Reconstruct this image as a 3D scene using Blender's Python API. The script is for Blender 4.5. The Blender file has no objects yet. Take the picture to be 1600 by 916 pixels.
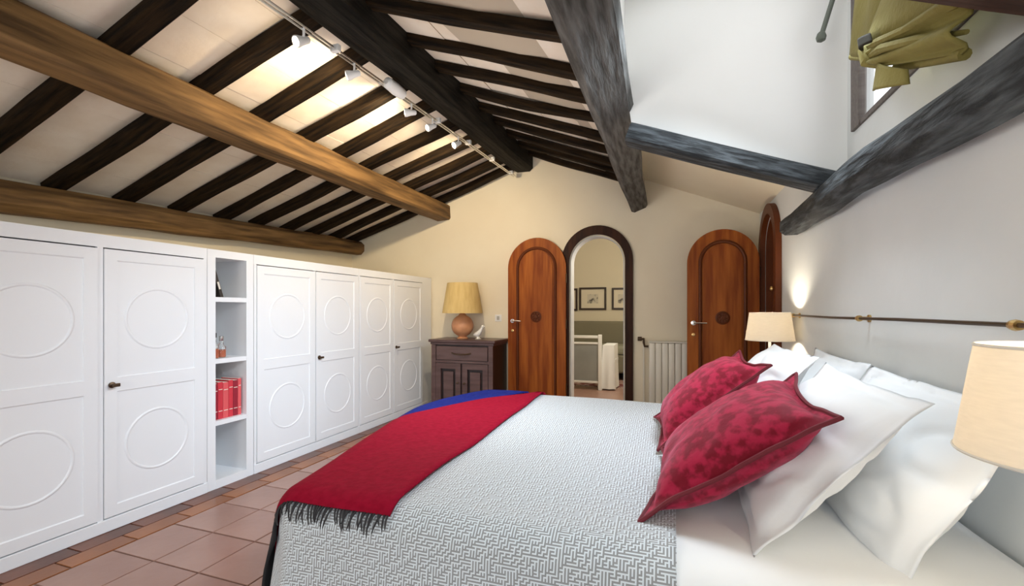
import bpy, bmesh, math, random
from mathutils import Vector, Matrix, noise
random.seed(7)
PI = math.pi
S = bpy.context.scene
C = S.collection

# ------------------------------------------------------------------ camera
cam_d = bpy.data.cameras.new('camera'); cam = bpy.data.objects.new('camera', cam_d); C.objects.link(cam)
cam.location = (0, 0, 1.15)
cam.rotation_euler = (PI/2, 0, math.atan(250/714))
cam_d.sensor_width = 36.0; cam_d.sensor_fit = 'HORIZONTAL'
cam_d.lens = 714/1600*36.0
cam_d.shift_y = 27/1600
cam_d.clip_start = 0.02
S.camera = cam
# ------------------------------------------------------------------ world, lights, exposure
S.view_settings.view_transform = 'Standard'; S.view_settings.look = 'None'
S.view_settings.gamma = 1.0; S.view_settings.use_curve_mapping = False
S.view_settings.exposure = 0.15
w = bpy.data.worlds.new('sky'); S.world = w; w.use_nodes = True
bg = w.node_tree.nodes['Background']; bg.inputs[0].default_value = (0.93, 0.96, 1.0, 1); bg.inputs[1].default_value = 1.6

def light(kind, name, loc, energy, color, rot=(0, 0, 0), **kw):
    d = bpy.data.lights.new(name, kind); d.energy = energy; d.color = color
    for k, v in kw.items(): setattr(d, k, v)
    o = bpy.data.objects.new(name, d); o.location = loc; o.rotation_euler = rot; C.objects.link(o)
    return o
def aim(o, target):
    o.rotation_euler = (Vector(target) - o.location).to_track_quat('-Z', 'Y').to_euler()
# unseen area light added behind the camera as cool front fill
a = light('AREA', 'fill_behind_camera', (-1.5, -1.95, 1.45), 30, (0.86, 0.93, 1.0), shape='RECTANGLE', size=2.6, size_y=1.5)
aim(a, (-1.5, 3.0, 1.1))
# unseen point light added behind the camera to lift the ceiling slopes
light('POINT', 'ceiling_fill_behind', (-1.7, -0.9, 1.2), 28, (1.0, 0.94, 0.86), shadow_soft_size=0.35)
# unseen area light added at the right to brighten the wardrobe fronts
a = light('AREA', 'wardrobe_side_fill', (0.76, -0.75, 0.90), 25, (0.78, 0.89, 1.0), shape='RECTANGLE', size=1.3, size_y=1.3)
aim(a, (-2.78, 1.6, 0.25))
# unseen point light added to brighten the hall
light('POINT', 'hall_fill', (-0.35, 6.0, 2.1), 46, (1.0, 0.96, 0.88), shadow_soft_size=0.15)
# unseen area lights added inside the dormer, standing in for its daylight
a = light('AREA', 'dormer_top_fill', (0.25, 2.0, 2.93), 3.8, (0.95, 0.98, 1.0), shape='RECTANGLE', size=0.8, size_y=0.9)
a = light('AREA', 'dormer_daylight_fill', (0.55, 1.85, 2.30), 9.5, (0.74, 0.87, 1.0), shape='RECTANGLE', size=0.4, size_y=0.5, spread=math.radians(62))  # added narrow beam that brightens the lower wardrobe fronts
aim(a, (-2.78, 2.85, 0.35))
a = light('AREA', 'bed_fill', (0.35, 2.0, 2.30), 13, (0.80, 0.90, 1.0), shape='RECTANGLE', size=0.5, size_y=0.6, spread=math.radians(115))  # added downward fill for the top of the bed
aim(a, (-0.35, 2.15, 0.5))
light('POINT', 'room_fill', (-1.3, 2.4, 1.42), 25, (1.0, 0.96, 0.90), shadow_soft_size=0.4)  # unseen fill added mid-room to lift ceilings and walls

# ------------------------------------------------------------------ materials
def mat(name, col, rough=0.6, metal=0.0, col2=None, nscale=4.0, stretch=None, bump=0.0, bscale=None, detail=4,
        lo=0.35, hi=0.65, coord='Object', sheen=0.0, trans=0.0, emit=None, estr=0.0, alpha=1.0, spec=0.5):
    m = bpy.data.materials.new(name); m.use_nodes = True
    nt = m.node_tree; b = nt.nodes['Principled BSDF']
    b.inputs['Base Color'].default_value = (*col, 1); b.inputs['Roughness'].default_value = rough
    b.inputs['Metallic'].default_value = metal; b.inputs['Specular IOR Level'].default_value = spec
    if sheen:
        b.inputs['Sheen Weight'].default_value = sheen
        b.inputs['Sheen Tint'].default_value = (1, .35, .48, 1) if col[0] > 5*col[1] else (1, 1, 1, 1)
    if trans: b.inputs['Transmission Weight'].default_value = trans
    if emit: b.inputs['Emission Color'].default_value = (*emit, 1); b.inputs['Emission Strength'].default_value = estr
    if col2 or bump:
        tc = nt.nodes.new('ShaderNodeTexCoord'); mp = nt.nodes.new('ShaderNodeMapping')
        nt.links.new(tc.outputs[coord], mp.inputs[0])
        if stretch: mp.inputs['Scale'].default_value = stretch
        n = nt.nodes.new('ShaderNodeTexNoise'); n.inputs['Scale'].default_value = nscale; n.inputs['Detail'].default_value = detail
        nt.links.new(mp.outputs[0], n.inputs['Vector'])
        if col2:
            r = nt.nodes.new('ShaderNodeValToRGB')
            r.color_ramp.elements[0].position = lo; r.color_ramp.elements[1].position = hi
            r.color_ramp.elements[0].color = (*col, 1); r.color_ramp.elements[1].color = (*col2, 1)
            nt.links.new(n.outputs['Fac'], r.inputs[0]); nt.links.new(r.outputs[0], b.inputs['Base Color'])
        if bump:
            n2 = n
            if bscale:
                n2 = nt.nodes.new('ShaderNodeTexNoise'); n2.inputs['Scale'].default_value = bscale; n2.inputs['Detail'].default_value = detail
                nt.links.new(mp.outputs[0], n2.inputs['Vector'])
            bp = nt.nodes.new('ShaderNodeBump'); bp.inputs['Strength'].default_value = min(1, bump); bp.inputs['Distance'].default_value = 0.02
            nt.links.new(n2.outputs['Fac'], bp.inputs['Height']); nt.links.new(bp.outputs[0], b.inputs['Normal'])
    return m

GR = (1.2, 14, 14)
M = {}
M['cream'] = mat('cream_plaster', (.82, .73, .56), .85, col2=(.85, .77, .60), nscale=2, bump=.12, bscale=9)
M['white_wall'] = mat('white_plaster', (.71, .73, .715), .85, col2=(.76, .775, .76), nscale=2, bump=.12, bscale=8)
M['dormer'] = mat('dormer_white_plaster', (.90, .90, .88), .85, col2=(.92, .92, .90), nscale=2, bump=.12, bscale=6)
M['tile_cream'] = mat('limewashed_ceiling_tile', (.79, .68, .55), .85, col2=(.86, .77, .65), nscale=5, bump=.25, bscale=14)
M['joint'] = mat('ceiling_joint', (.50, .42, .32), .9)
M['rafter'] = mat('dark_rafter_wood', (.004, .0026, .0015), .8, col2=(.026, .014, .005), nscale=3, stretch=GR, bump=.5, spec=.12)
M['ridge'] = mat('black_ridge_wood', (.004, .0034, .0025), .75, col2=(.018, .015, .010), nscale=3, stretch=GR, bump=.5, spec=.15)
M['brown_beam'] = mat('brown_beam_wood', (.085, .046, .017), .7, col2=(.24, .135, .050), nscale=2.4, stretch=(.9, 10, 10), bump=.5, spec=.3)
M['plate_beam'] = mat('eaves_beam_wood', (.085, .045, .016), .7, col2=(.27, .15, .055), nscale=2.4, stretch=(.9, 9, 9), bump=.5, spec=.3)
M['grey_beam'] = mat('weathered_grey_wood', (.050, .046, .040), .8, col2=(.15, .145, .135), nscale=4, stretch=(1.2, 9, 9), bump=1.0, detail=7, spec=.3)
M['slate_beam'] = mat('slate_black_wood', (.012, .015, .017), .65, col2=(.105, .12, .13), nscale=4.5, stretch=(1.5, 9, 9), bump=1.0, lo=.44, hi=.76, detail=7, spec=.4)
M['maroon_beam'] = mat('maroon_brown_wood', (.050, .025, .016), .7, col2=(.11, .055, .036), nscale=3, stretch=GR, bump=.5)
M['white_paint'] = mat('white_lacquer', (.83, .85, .88), .42, bump=.03, bscale=3)
M['shelf_in'] = mat('shelf_interior', (.80, .80, .76), .5)
M['oak'] = mat('red_brown_door_wood', (.22, .046, .005), .5, col2=(.40, .115, .016), nscale=2.2, stretch=(9, 9, .8), bump=.06, spec=.18)
M['oak_dark'] = mat('dark_door_moulding', (.12, .030, .008), .45, spec=.2)
M['casing'] = mat('dark_arch_casing', (.022, .007, .003), .6, col2=(.050, .017, .007), nscale=3, stretch=(8, 8, 1), spec=.2)
M['mahogany'] = mat('dusky_mahogany', (.085, .045, .042), .35, col2=(.13, .075, .070), nscale=3, stretch=(1.2, 9, 9), bump=.05)
M['mahogany_dark'] = mat('dark_mahogany', (.014, .007, .007), .4)
M['brass'] = mat('aged_brass', (.62, .42, .17), .32, 1.0)
M['bronze'] = mat('dark_bronze', (.10, .065, .04), .4, .8)
M['chrome'] = mat('steel', (.75, .74, .72), .25, 1.0)
M['white_metal'] = mat('white_metal', (.82, .82, .80), .4)
M['rad'] = mat('cream_radiator', (.80, .76, .65), .4)
M['terracotta_lamp'] = mat('terracotta_ceramic', (.56, .25, .12), .45, col2=(.66, .33, .17), nscale=8)
M['tan_shade'] = mat('straw_shade', (.62, .44, .17), .8, col2=(.70, .52, .22), nscale=30, stretch=(1, 1, .2))
M['floor_base'] = mat('floor_grout', (.21, .12, .09), .7)
M['tile'] = mat('terracotta_floor_tile', (.30, .165, .13), .35, col2=(.37, .22, .175), nscale=2.0, bump=.06, bscale=20)
M['tile_dark'] = mat('dark_floor_tile', (.085, .028, .016), .3, col2=(.17, .055, .026), nscale=3.0, bump=.06, bscale=20)
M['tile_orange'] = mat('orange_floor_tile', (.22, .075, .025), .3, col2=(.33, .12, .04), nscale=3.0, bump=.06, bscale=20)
M['linen'] = mat('white_linen', (.85, .86, .86), .9, bump=.15, bscale=7, sheen=.2)
M['velvet'] = mat('crimson_velvet', (.17, .002, .012), .65, col2=(.36, .010, .042), nscale=30, detail=3, lo=.42, hi=.58, bump=.3, bscale=14, sheen=.35, spec=.15)
M['velvet_edge'] = mat('crimson_edge', (.13, .002, .010), .7, sheen=.1)
M['red_wool'] = mat('red_wool', (.24, .003, .018), .9, col2=(.29, .005, .024), nscale=40, bump=.15, bscale=60, spec=.08)
M['blue_wool'] = mat('blue_wool', (.009, .015, .135), .9, col2=(.013, .022, .175), nscale=40, bump=.15, bscale=60, spec=.08)
M['black_wool'] = mat('black_wool', (.012, .012, .014), .9)
M['fringe'] = mat('dark_fringe', (.03, .028, .03), .9)
M['olive'] = mat('olive_canvas', (.20, .165, .035), .8, col2=(.26, .22, .055), nscale=5, bump=.2, bscale=60)
M['loop_shade'] = mat('painted_loop_shade', (.022, .017, .006), .85)  # near-black colour paints the shade inside the blind's loop
M['frame_grey'] = mat('grey_brown_window_wood', (.11, .09, .08), .6, col2=(.16, .135, .12), nscale=4, stretch=GR)
M['pole'] = mat('grey_green_pole', (.10, .115, .09), .5)
M['red_book'] = mat('red_book_cloth', (.60, .035, .055), .55)
M['red_book2'] = mat('dark_red_book_cloth', (.30, .012, .03), .55)
M['pink_book'] = mat('coral_book_cloth', (.72, .10, .11), .55)
M['paper'] = mat('paper', (.8, .76, .66), .8)
M['dark_book'] = mat('dark_book_cover', (.03, .022, .018), .5)
M['dark_glaze'] = mat('dark_cap', (.02, .018, .018), .3)
M['glass'] = mat('clear_glass', (.95, .96, .96), .02, trans=1.0)
M['pane'] = mat('window_pane', (1, 1, 1), .0, trans=1.0); M['pane'].node_tree.nodes['Principled BSDF'].inputs['IOR'].default_value = 1.04
M['orange_liquid'] = mat('orange_liquid', (.85, .25, .12), .2)
M['sofa'] = mat('taupe_sofa_fabric', (.21, .19, .13), .9, bump=.1, bscale=30)
M['cushion_green'] = mat('sage_cushion', (.27, .27, .20), .9)
M['grey_panel'] = mat('grey_mesh_fabric', (.26, .27, .26), .9, col2=(.31, .32, .31), nscale=3)
M['slip'] = mat('white_slipcover', (.82, .83, .82), .9)
M['black_frame'] = mat('black_frame', (.035, .02, .014), .4)
M['print'] = mat('grey_engraving', (.62, .57, .47), .8, col2=(.10, .09, .08), nscale=9, lo=.52, hi=.62)
M['mount'] = mat('cream_mount', (.74, .67, .53), .8)
M['rug'] = mat('patterned_rug', (.16, .04, .035), .95, col2=(.42, .30, .26), nscale=9, lo=.45, hi=.55)
M['switch'] = mat('grey_switch', (.42, .40, .36), .4)
M['ceramic'] = mat('white_ceramic', (.85, .83, .79), .25)
M['bulb'] = mat('lit_bulb', (1, .9, .7), .4, emit=(1, .80, .50), estr=14)
M['spot_lens'] = mat('lit_spot_lens', (1, .95, .85), .3, emit=(1, .88, .66), estr=16)
M['hall'] = mat('hall_plaster', (.72, .65, .50), .85)

def shade_mat(name, col, tr, rough=.8):
    m = bpy.data.materials.new(name); m.use_nodes = True; nt = m.node_tree; nt.nodes.clear()
    out = nt.nodes.new('ShaderNodeOutputMaterial'); mx = nt.nodes.new('ShaderNodeMixShader')
    d = nt.nodes.new('ShaderNodeBsdfDiffuse'); t = nt.nodes.new('ShaderNodeBsdfTranslucent')
    tc = nt.nodes.new('ShaderNodeTexCoord'); mp = nt.nodes.new('ShaderNodeMapping'); mp.inputs['Scale'].default_value = (30, 30, 220)
    n = nt.nodes.new('ShaderNodeTexNoise'); n.inputs['Scale'].default_value = 1; r = nt.nodes.new('ShaderNodeValToRGB')
    r.color_ramp.elements[0].color = (*[c*.86 for c in col], 1); r.color_ramp.elements[1].color = (*col, 1)
    nt.links.new(tc.outputs['Object'], mp.inputs[0]); nt.links.new(mp.outputs[0], n.inputs['Vector']); nt.links.new(n.outputs['Fac'], r.inputs[0])
    nt.links.new(r.outputs[0], d.inputs[0]); nt.links.new(r.outputs[0], t.inputs[0])
    mx.inputs[0].default_value = tr
    nt.links.new(d.outputs[0], mx.inputs[1]); nt.links.new(t.outputs[0], mx.inputs[2]); nt.links.new(mx.outputs[0], out.inputs[0])
    return m
M['lit_shade'] = shade_mat('linen_lamp_shade', (.85, .80, .72), .52)

def maze_mat(name):
    """woven labyrinth: small cells, each with stripes along one of two directions"""
    m = bpy.data.materials.new(name); m.use_nodes = True; nt = m.node_tree; L = nt.links.new
    b = nt.nodes['Principled BSDF']; b.inputs['Roughness'].default_value = .85; b.inputs['Sheen Weight'].default_value = .35
    def N(t, **kw):
        n = nt.nodes.new(t)
        for k, v in kw.items(): setattr(n, k, v)
        return n
    def MA(op, x, y=None):
        n = N('ShaderNodeMath', operation=op)
        for i, v in enumerate((x, y)):
            if v is None: continue
            if isinstance(v, (int, float)): n.inputs[i].default_value = v
            else: L(v, n.inputs[i])
        return n.outputs[0]
    uv = N('ShaderNodeUVMap'); uv.uv_map = 'UVMap'
    sep = N('ShaderNodeSeparateXYZ'); L(uv.outputs[0], sep.inputs[0])
    k = 1/0.0082
    u = MA('MULTIPLY', sep.outputs[0], k); v = MA('MULTIPLY', sep.outputs[1], k)
    cmb = N('ShaderNodeCombineXYZ'); L(MA('FLOOR', u), cmb.inputs[0]); L(MA('FLOOR', v), cmb.inputs[1])
    wn = N('ShaderNodeTexWhiteNoise', noise_dimensions='2D'); L(cmb.outputs[0], wn.inputs['Vector'])
    sel = MA('GREATER_THAN', wn.outputs['Value'], .5)
    su = MA('LESS_THAN', MA('FRACT', u), .46)          # wall on one side of the cell or the other: a maze
    sv = MA('LESS_THAN', MA('FRACT', v), .46)
    pat = MA('MAXIMUM', MA('MULTIPLY', su, sv), MA('ADD', MA('MULTIPLY', sel, su), MA('MULTIPLY', MA('SUBTRACT', 1, sel), sv)))
    mix = N('ShaderNodeMix', data_type='RGBA'); L(pat, mix.inputs['Factor'])
    mix.inputs['A'].default_value = (.29, .30, .305, 1); mix.inputs['B'].default_value = (.70, .76, .80, 1)
    L(mix.outputs['Result'], b.inputs['Base Color'])
    bp = N('ShaderNodeBump'); bp.inputs['Strength'].default_value = .5; bp.inputs['Distance'].default_value = .003
    L(pat, bp.inputs['Height']); L(bp.outputs[0], b.inputs['Normal'])
    return m
M['maze'] = maze_mat('grey_white_maze_weave')

# ------------------------------------------------------------------ mesh helpers
def box(bm, x0, x1, y0, y1, z0, z1, bevel=0):
    r = bmesh.ops.create_cube(bm, size=1.0)
    vs = r['verts']
    for v in vs:
        v.co = Vector(((x0+x1)/2 + v.co.x*(x1-x0), (y0+y1)/2 + v.co.y*(y1-y0), (z0+z1)/2 + v.co.z*(z1-z0)))
    if bevel:
        es = list({e for v in vs for e in v.link_edges})
        bmesh.ops.bevel(bm, geom=es, offset=bevel, segments=2, affect='EDGES', profile=.5)
    return bm
def tube(bm, pts, rad, n=8, cap=True):
    pts = [Vector(p) for p in pts]; rings = []
    rads = rad if isinstance(rad, (list, tuple)) else [rad]*len(pts)
    up = None
    for i, p in enumerate(pts):
        t = (pts[min(i+1, len(pts)-1)] - pts[max(i-1, 0)]).normalized()
        if up is None:
            up = Vector((0, 0, 1)) if abs(t.z) < .9 else Vector((1, 0, 0))
        a = t.cross(up).normalized(); b = a.cross(t).normalized(); up = b
        rings.append([bm.verts.new(p + rads[i]*(math.cos(2*PI*k/n)*a + math.sin(2*PI*k/n)*b)) for k in range(n)])
    for r0, r1 in zip(rings, rings[1:]):
        for k in range(n): bm.faces.new((r0[k], r0[(k+1) % n], r1[(k+1) % n], r1[k]))
    if cap: bm.faces.new(rings[0][::-1]); bm.faces.new(rings[-1])
    return bm
def lathe(bm, prof, n=24, c=(0, 0, 0), axis='z', cap=True):
    rings = []
    for r, h in prof:
        ring = []
        for k in range(n):
            q = 2*PI*k/n; x, y = r*math.cos(q), r*math.sin(q)
            p = (x, y, h) if axis == 'z' else (h, x, y) if axis == 'x' else (x, h, y)
            ring.append(bm.verts.new(Vector(p)+Vector(c)))
        rings.append(ring)
    for r0, r1 in zip(rings, rings[1:]):
        for k in range(n): bm.faces.new((r0[k], r0[(k+1) % n], r1[(k+1) % n], r1[k]))
    if cap: bm.faces.new(rings[0][::-1]); bm.faces.new(rings[-1])
    return bm
def plate(bm, loops, fn, t):
    """flat plate with holes: loops in (u,v), fn(u,v,w) -> xyz, w from 0 to t"""
    allv = []
    for lp in loops:
        f = [bm.verts.new(fn(u, v, 0)) for u, v in lp]; g = [bm.verts.new(fn(u, v, t)) for u, v in lp]
        allv.append((f, g))
    for side in (0, 1):
        es = []
        for vs in allv:
            q = vs[side]
            for i in range(len(q)): es.append(bm.edges.new((q[i], q[(i+1) % len(q)])))
        bmesh.ops.triangle_fill(bm, use_beauty=True, use_dissolve=False, edges=es)
    for f, g in allv:
        for i in range(len(f)):
            j = (i+1) % len(f); bm.faces.new((f[i], f[j], g[j], g[i]))
    bmesh.ops.recalc_face_normals(bm, faces=bm.faces)
    return bm
def arch(x0, x1, top, z0=0.0, n=20):
    r = (x1-x0)/2; c = (x0+x1)/2; s = top-r
    return [(x0, z0), (x1, z0)] + [(c+r*math.cos(PI*k/n), s+r*math.sin(PI*k/n)) for k in range(n+1)]
def grid(nu, nv, fn, closed_u=False):
    bm = bmesh.new(); uvl = bm.loops.layers.uv.new('UVMap')
    vs = [[bm.verts.new(fn(i/(nu-1), j/(nv-1))) for j in range(nv)] for i in range(nu)]
    for i in range(nu-1):
        for j in range(nv-1):
            bm.faces.new((vs[i][j], vs[i+1][j], vs[i+1][j+1], vs[i][j+1]))
    return bm
def obj(name, bm, m, parent=None, loc=None, smooth=False, recalc=True):
    if recalc: bmesh.ops.recalc_face_normals(bm, faces=bm.faces)
    me = bpy.data.meshes.new(name); bm.to_mesh(me); bm.free()
    me.materials.append(M[m])
    if smooth:
        for p in me.polygons: p.use_smooth = True
        if smooth != 'all':
            try: me.set_sharp_from_angle(angle=math.radians(40))
            except Exception: pass
    o = bpy.data.objects.new(name, me); C.objects.link(o)
    if parent: o.parent = parent
    if loc: o.location = loc
    return o
def tag(o, label, cat, group=None):
    o['label'] = label; o['category'] = cat
    if group: o['group'] = group
    return o
def thing(name, label, cat, loc, group=None, rotz=0):
    o = bpy.data.objects.new(name, None); C.objects.link(o); o.location = loc; o.rotation_euler = (0, 0, rotz)
    o.empty_display_size = .1
    return tag(o, label, cat, group)
def struct(name, bm, m, **kw):
    o = obj(name, bm, m, **kw); o['kind'] = 'structure'; return o
def B(*a, **k): return box(bmesh.new(), *a, **k)
def copy_tree(o, parent=None):
    c = o.copy(); C.objects.link(c); c.parent = parent
    for ch in list(o.children): copy_tree(ch, c)
    return c

# ------------------------------------------------------------------ structure: room shell
D = 4.95; XR = 0.80; XL = -3.95; YF = -2.0
def z_left(x, y):      # underside of the rafters, left slope
    return 1.945 + .024*(y-1.9) + (x+3.85)*.322
def z_right(x, y):     # underside of the rafters, right slope
    return 2.735 + .055*(y-2.0) - (x+1.55)*(.36+.012*(y-2.0))
RH = .075; RR_H = .055
# floor
fl = struct('floor', B(XL-.1, XR+.3, YF-.1, D, -.1, -.006), 'floor_base')
tile_me = {}
def tile_mesh(sx, sy, m):
    k = (sx, sy, m)
    if k not in tile_me:
        bm = B(-sx/2, sx/2, -sy/2, sy/2, -.02, 0, bevel=.002)
        me = bpy.data.meshes.new('floor_tile'); bm.to_mesh(me); bm.free(); me.materials.append(M[m]); tile_me[k] = me
    return tile_me[k]
def ftile(x, y, sx, sy, m):
    o = bpy.data.objects.new('floor_tile', tile_mesh(sx, sy, m)); C.objects.link(o); o.parent = fl
    o.location = (x, y, random.uniform(-.001, .001))
for i in range(16):          # darker tile row along the wardrobes, orange row beside it
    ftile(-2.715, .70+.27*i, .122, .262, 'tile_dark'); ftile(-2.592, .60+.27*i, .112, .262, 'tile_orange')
xs = [-2.387+.286*i for i in range(6)]
for i, x in enumerate(xs):
    for j in range(14): ftile(x, .72+.286*j, .278, .278, 'tile')
M['tile'].node_tree.nodes['Principled BSDF'].inputs['Roughness'].default_value = .3
# back wall with arched doorway
out = [(XL-.1, -.1), (-1.05, -.1), (-1.05, 1.95-.285)] + [(-.765-.285*math.cos(PI*k/20), 1.665+.285*math.sin(PI*k/20)) for k in range(1, 20)] + \
      [(-.48, 1.665), (-.48, -.1), (XR+.3, -.1), (XR+.3, 2.22), (-.3, 2.68), (-1.55, 3.08), (XL-.1, 2.20)]
struct('wall_back', plate(bmesh.new(), [out], lambda u, v, w: Vector((u, D+w, v)), .16), 'cream')
struct('wall_left', B(XL-.15, XL, YF-.1, D+.1, -.1, 2.35), 'cream')
struct('wall_front', B(XL-.1, XR+.2, YF-.15, YF, -.1, 3.1), 'white_wall')
# right wall: doorway near the back corner and dormer window
dy0, dy1 = 4.10, 4.66
wy0, wy1, wz0, wz1 = 1.50, 2.50, 2.0, 2.72
outr = [(YF, -.1), (dy0, -.1), (dy0, 1.95-.28)] + [((dy0+dy1)/2-.28*math.cos(PI*k/16), 1.67+.28*math.sin(PI*k/16)) for k in range(1, 16)] + \
       [(dy1, 1.67), (dy1, -.1), (D+.1, -.1), (D+.1, 2.25), (2.64, 2.25), (2.64, 3.0), (1.34, 3.0), (1.34, 2.25), (YF, 2.25)]
hole = [(wy0, wz0), (wy1, wz0), (wy1, wz1), (wy0, wz1)]
struct('wall_right', plate(bmesh.new(), [outr, hole], lambda u, v, w: Vector((XR+w, u, v)), .06), 'white_wall')
# dormer box: two cheeks, header over the purlin and a flat top
bm = bmesh.new()
box(bm, -.33, XR+.02, 2.62, 2.70, 1.84, 3.0)
box(bm, -.33, XR+.02, 1.28, 1.36, 1.84, 3.0)
box(bm, -.33, -.25, 1.3, 2.68, 2.46, 3.0)
box(bm, -.35, XR+.1, 1.28, 2.70, 2.96, 3.06)
for v in bm.verts:      # cheeks follow the roof slope at their lower edge
    if v.co.z < 1.9:
        if v.co.y > 2:
            v.co.z = 2.13 if v.co.x < .5 else 1.76
            if v.co.x < .5: v.co.x = -.205
        else: v.co.z = 2.37 if v.co.x < .5 else 1.90
struct('wall_dormer', bm, 'dormer')
# ceiling underlay (left slope, right slope, plain slopes beyond the purlin)
bm = bmesh.new()
def quadslab(bm, P, th=.06):
    lo = [bm.verts.new(p) for p in P]; hi = [bm.verts.new(Vector(p)+Vector((0, 0, th))) for p in P]
    bm.faces.new(lo); bm.faces.new(hi[::-1])
    for i in range(4): bm.faces.new((lo[i], lo[(i+1) % 4], hi[(i+1) % 4], hi[i]))
def Lz(x, y): return z_left(x, y)+RH
def Rz(x, y): return z_right(x, y)+RR_H
e = .018
for x0, x1, f in ((XL-.1, -1.52, Lz), (-1.56, -.27, Rz)):
    quadslab(bm, [(x0, YF, f(x0, YF)+e), (x1, YF, f(x1, YF)+e), (x1, D+.05, f(x1, D)+e), (x0, D+.05, f(x0, D)+e)])
struct('ceiling', bm, 'joint')
ceil = bpy.data.objects['ceiling']
bm = bmesh.new()
for ya, yb in ((YF, 1.30), (2.66, D+.02)):
    quadslab(bm, [(-.34, ya, 2.54), (XR+.05, ya, 2.06), (XR+.05, yb, 2.06), (-.34, yb, 2.54)])
o = obj('plaster_slope', bm, 'cream', ceil)
LR = [-.95, -.55, -.15, .25, .64, 1.03, 1.42, 1.87, 2.27, 2.67, 3.05, 3.43, 3.80, 4.15, 4.50, 4.84]
RR = [-.3, .1, .48, .85, 1.22, 1.59, 1.96, 2.35, 2.68, 3.05, 3.42, 3.77, 4.12, 4.48, 4.80]
def ctiles(Y, f, xa, xb, n, ymin):
    Yb = [y for y in Y if y >= ymin] + [D]
    for y0, y1 in zip(Yb, Yb[1:]):
        for i in range(n):
            xx0 = xa + (xb-xa)*i/n; xx1 = xa + (xb-xa)*(i+1)/n
            g = .0025; dz = random.uniform(-.002, .002)
            bm = bmesh.new()
            quadslab(bm, [(xx0+g, y0, f(xx0, y0)+dz), (xx1-g, y0, f(xx1, y0)+dz), (xx1-g, y1-g, f(xx1, y1)+dz), (xx0+g, y1-g, f(xx0, y1)+dz)], .016)
            obj('ceiling_tile', bm, 'tile_cream', ceil)
ctiles(LR, Lz, -3.94, -1.60, 8, 1.0)
ctiles(RR, Rz, -1.50, -.36, 4, 1.2)

# hall beyond the arched doorway
struct('hall_floor', B(-4.0, 1.2, D, 9.0, -.1, 0.0), 'tile')
bm = bmesh.new(); box(bm, -4.0, 1.2, 8.52, 8.65, 0, 2.7); struct('wall_hall_back', bm, 'hall')
bm = bmesh.new(); box(bm, -3.2, -3.1, D+.16, 8.6, 0, 2.7); struct('wall_hall_left', bm, 'hall')
bm = bmesh.new(); box(bm, .3, .4, D+.16, 8.6, 0, 2.7); struct('wall_hall_right', bm, 'hall')
bm = bmesh.new(); box(bm, -3.2, .4, D+.16, 8.6, 2.6, 2.7); struct('ceiling_hall', bm, 'hall')
# small dark lobby behind the right doorway
bm = bmesh.new(); box(bm, XR+.055, 2.0, 3.9, 3.98, 0, 2.3); box(bm, XR+.055, 2.0, 4.78, 4.86, 0, 2.3); box(bm, 1.9, 2.0, 3.98, 4.78, 0, 2.3); box(bm, XR+.055, 2.0, 3.9, 4.86, 2.2, 2.3); box(bm, XR, 2.0, 3.9, 4.86, -.1, 0)
struct('wall_lobby', bm, 'cream')

# ------------------------------------------------------------------ beams
def beam(name, p0, p1, w0, h0, w1, h1, m, label, cat='beam', group=None, roll=0.0, wob=.012, nseg=14, sag=0.0, seed=0, cham=.16):
    """rounded old timber: local X runs along it, section w (local Y) x h (local Z)"""
    p0 = Vector(p0); p1 = Vector(p1); L = (p1-p0).length
    X = (p1-p0).normalized(); Z0 = Vector((0, 0, 1)); Y = Z0.cross(X).normalized(); Z = X.cross(Y)
    bm = bmesh.new(); rings = []
    for i in range(nseg+1):
        s = i/nseg; w = w0+(w1-w0)*s; h = h0+(h1-h0)*s; c = cham*min(w, h)
        sec = [(-w/2+c, -h/2), (w/2-c, -h/2), (w/2, -h/2+c), (w/2, h/2-c), (w/2-c, h/2), (-w/2+c, h/2), (-w/2, h/2-c), (-w/2, -h/2+c)]
        dy = wob*noise.noise(Vector((s*L*1.1, seed*7.3, 0))); dz = wob*noise.noise(Vector((s*L*1.1, seed*7.3, 9))) - sag*4*s*(1-s)
        ring = []
        for k, (y, z) in enumerate(sec):
            q = 1+.35*wob/.012*.10*noise.noise(Vector((s*L*3, k*3.1, seed)))
            yy, zz = y*q, z*q
            ry = yy*math.cos(roll)-zz*math.sin(roll); rz = yy*math.sin(roll)+zz*math.cos(roll)
            ring.append(bm.verts.new((s*L, ry+dy, rz+dz)))
        rings.append(ring)
    for a, b in zip(rings, rings[1:]):
        for k in range(8): bm.faces.new((a[k], a[(k+1) % 8], b[(k+1) % 8], b[k]))
    bm.faces.new(rings[0][::-1]); bm.faces.new(rings[-1])
    o = obj(name, bm, m, smooth=True)
    o.matrix_world = Matrix((( X.x, Y.x, Z.x, p0.x), (X.y, Y.y, Z.y, p0.y), (X.z, Y.z, Z.z, p0.z), (0, 0, 0, 1)))
    return tag(o, label, cat, group)

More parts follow.
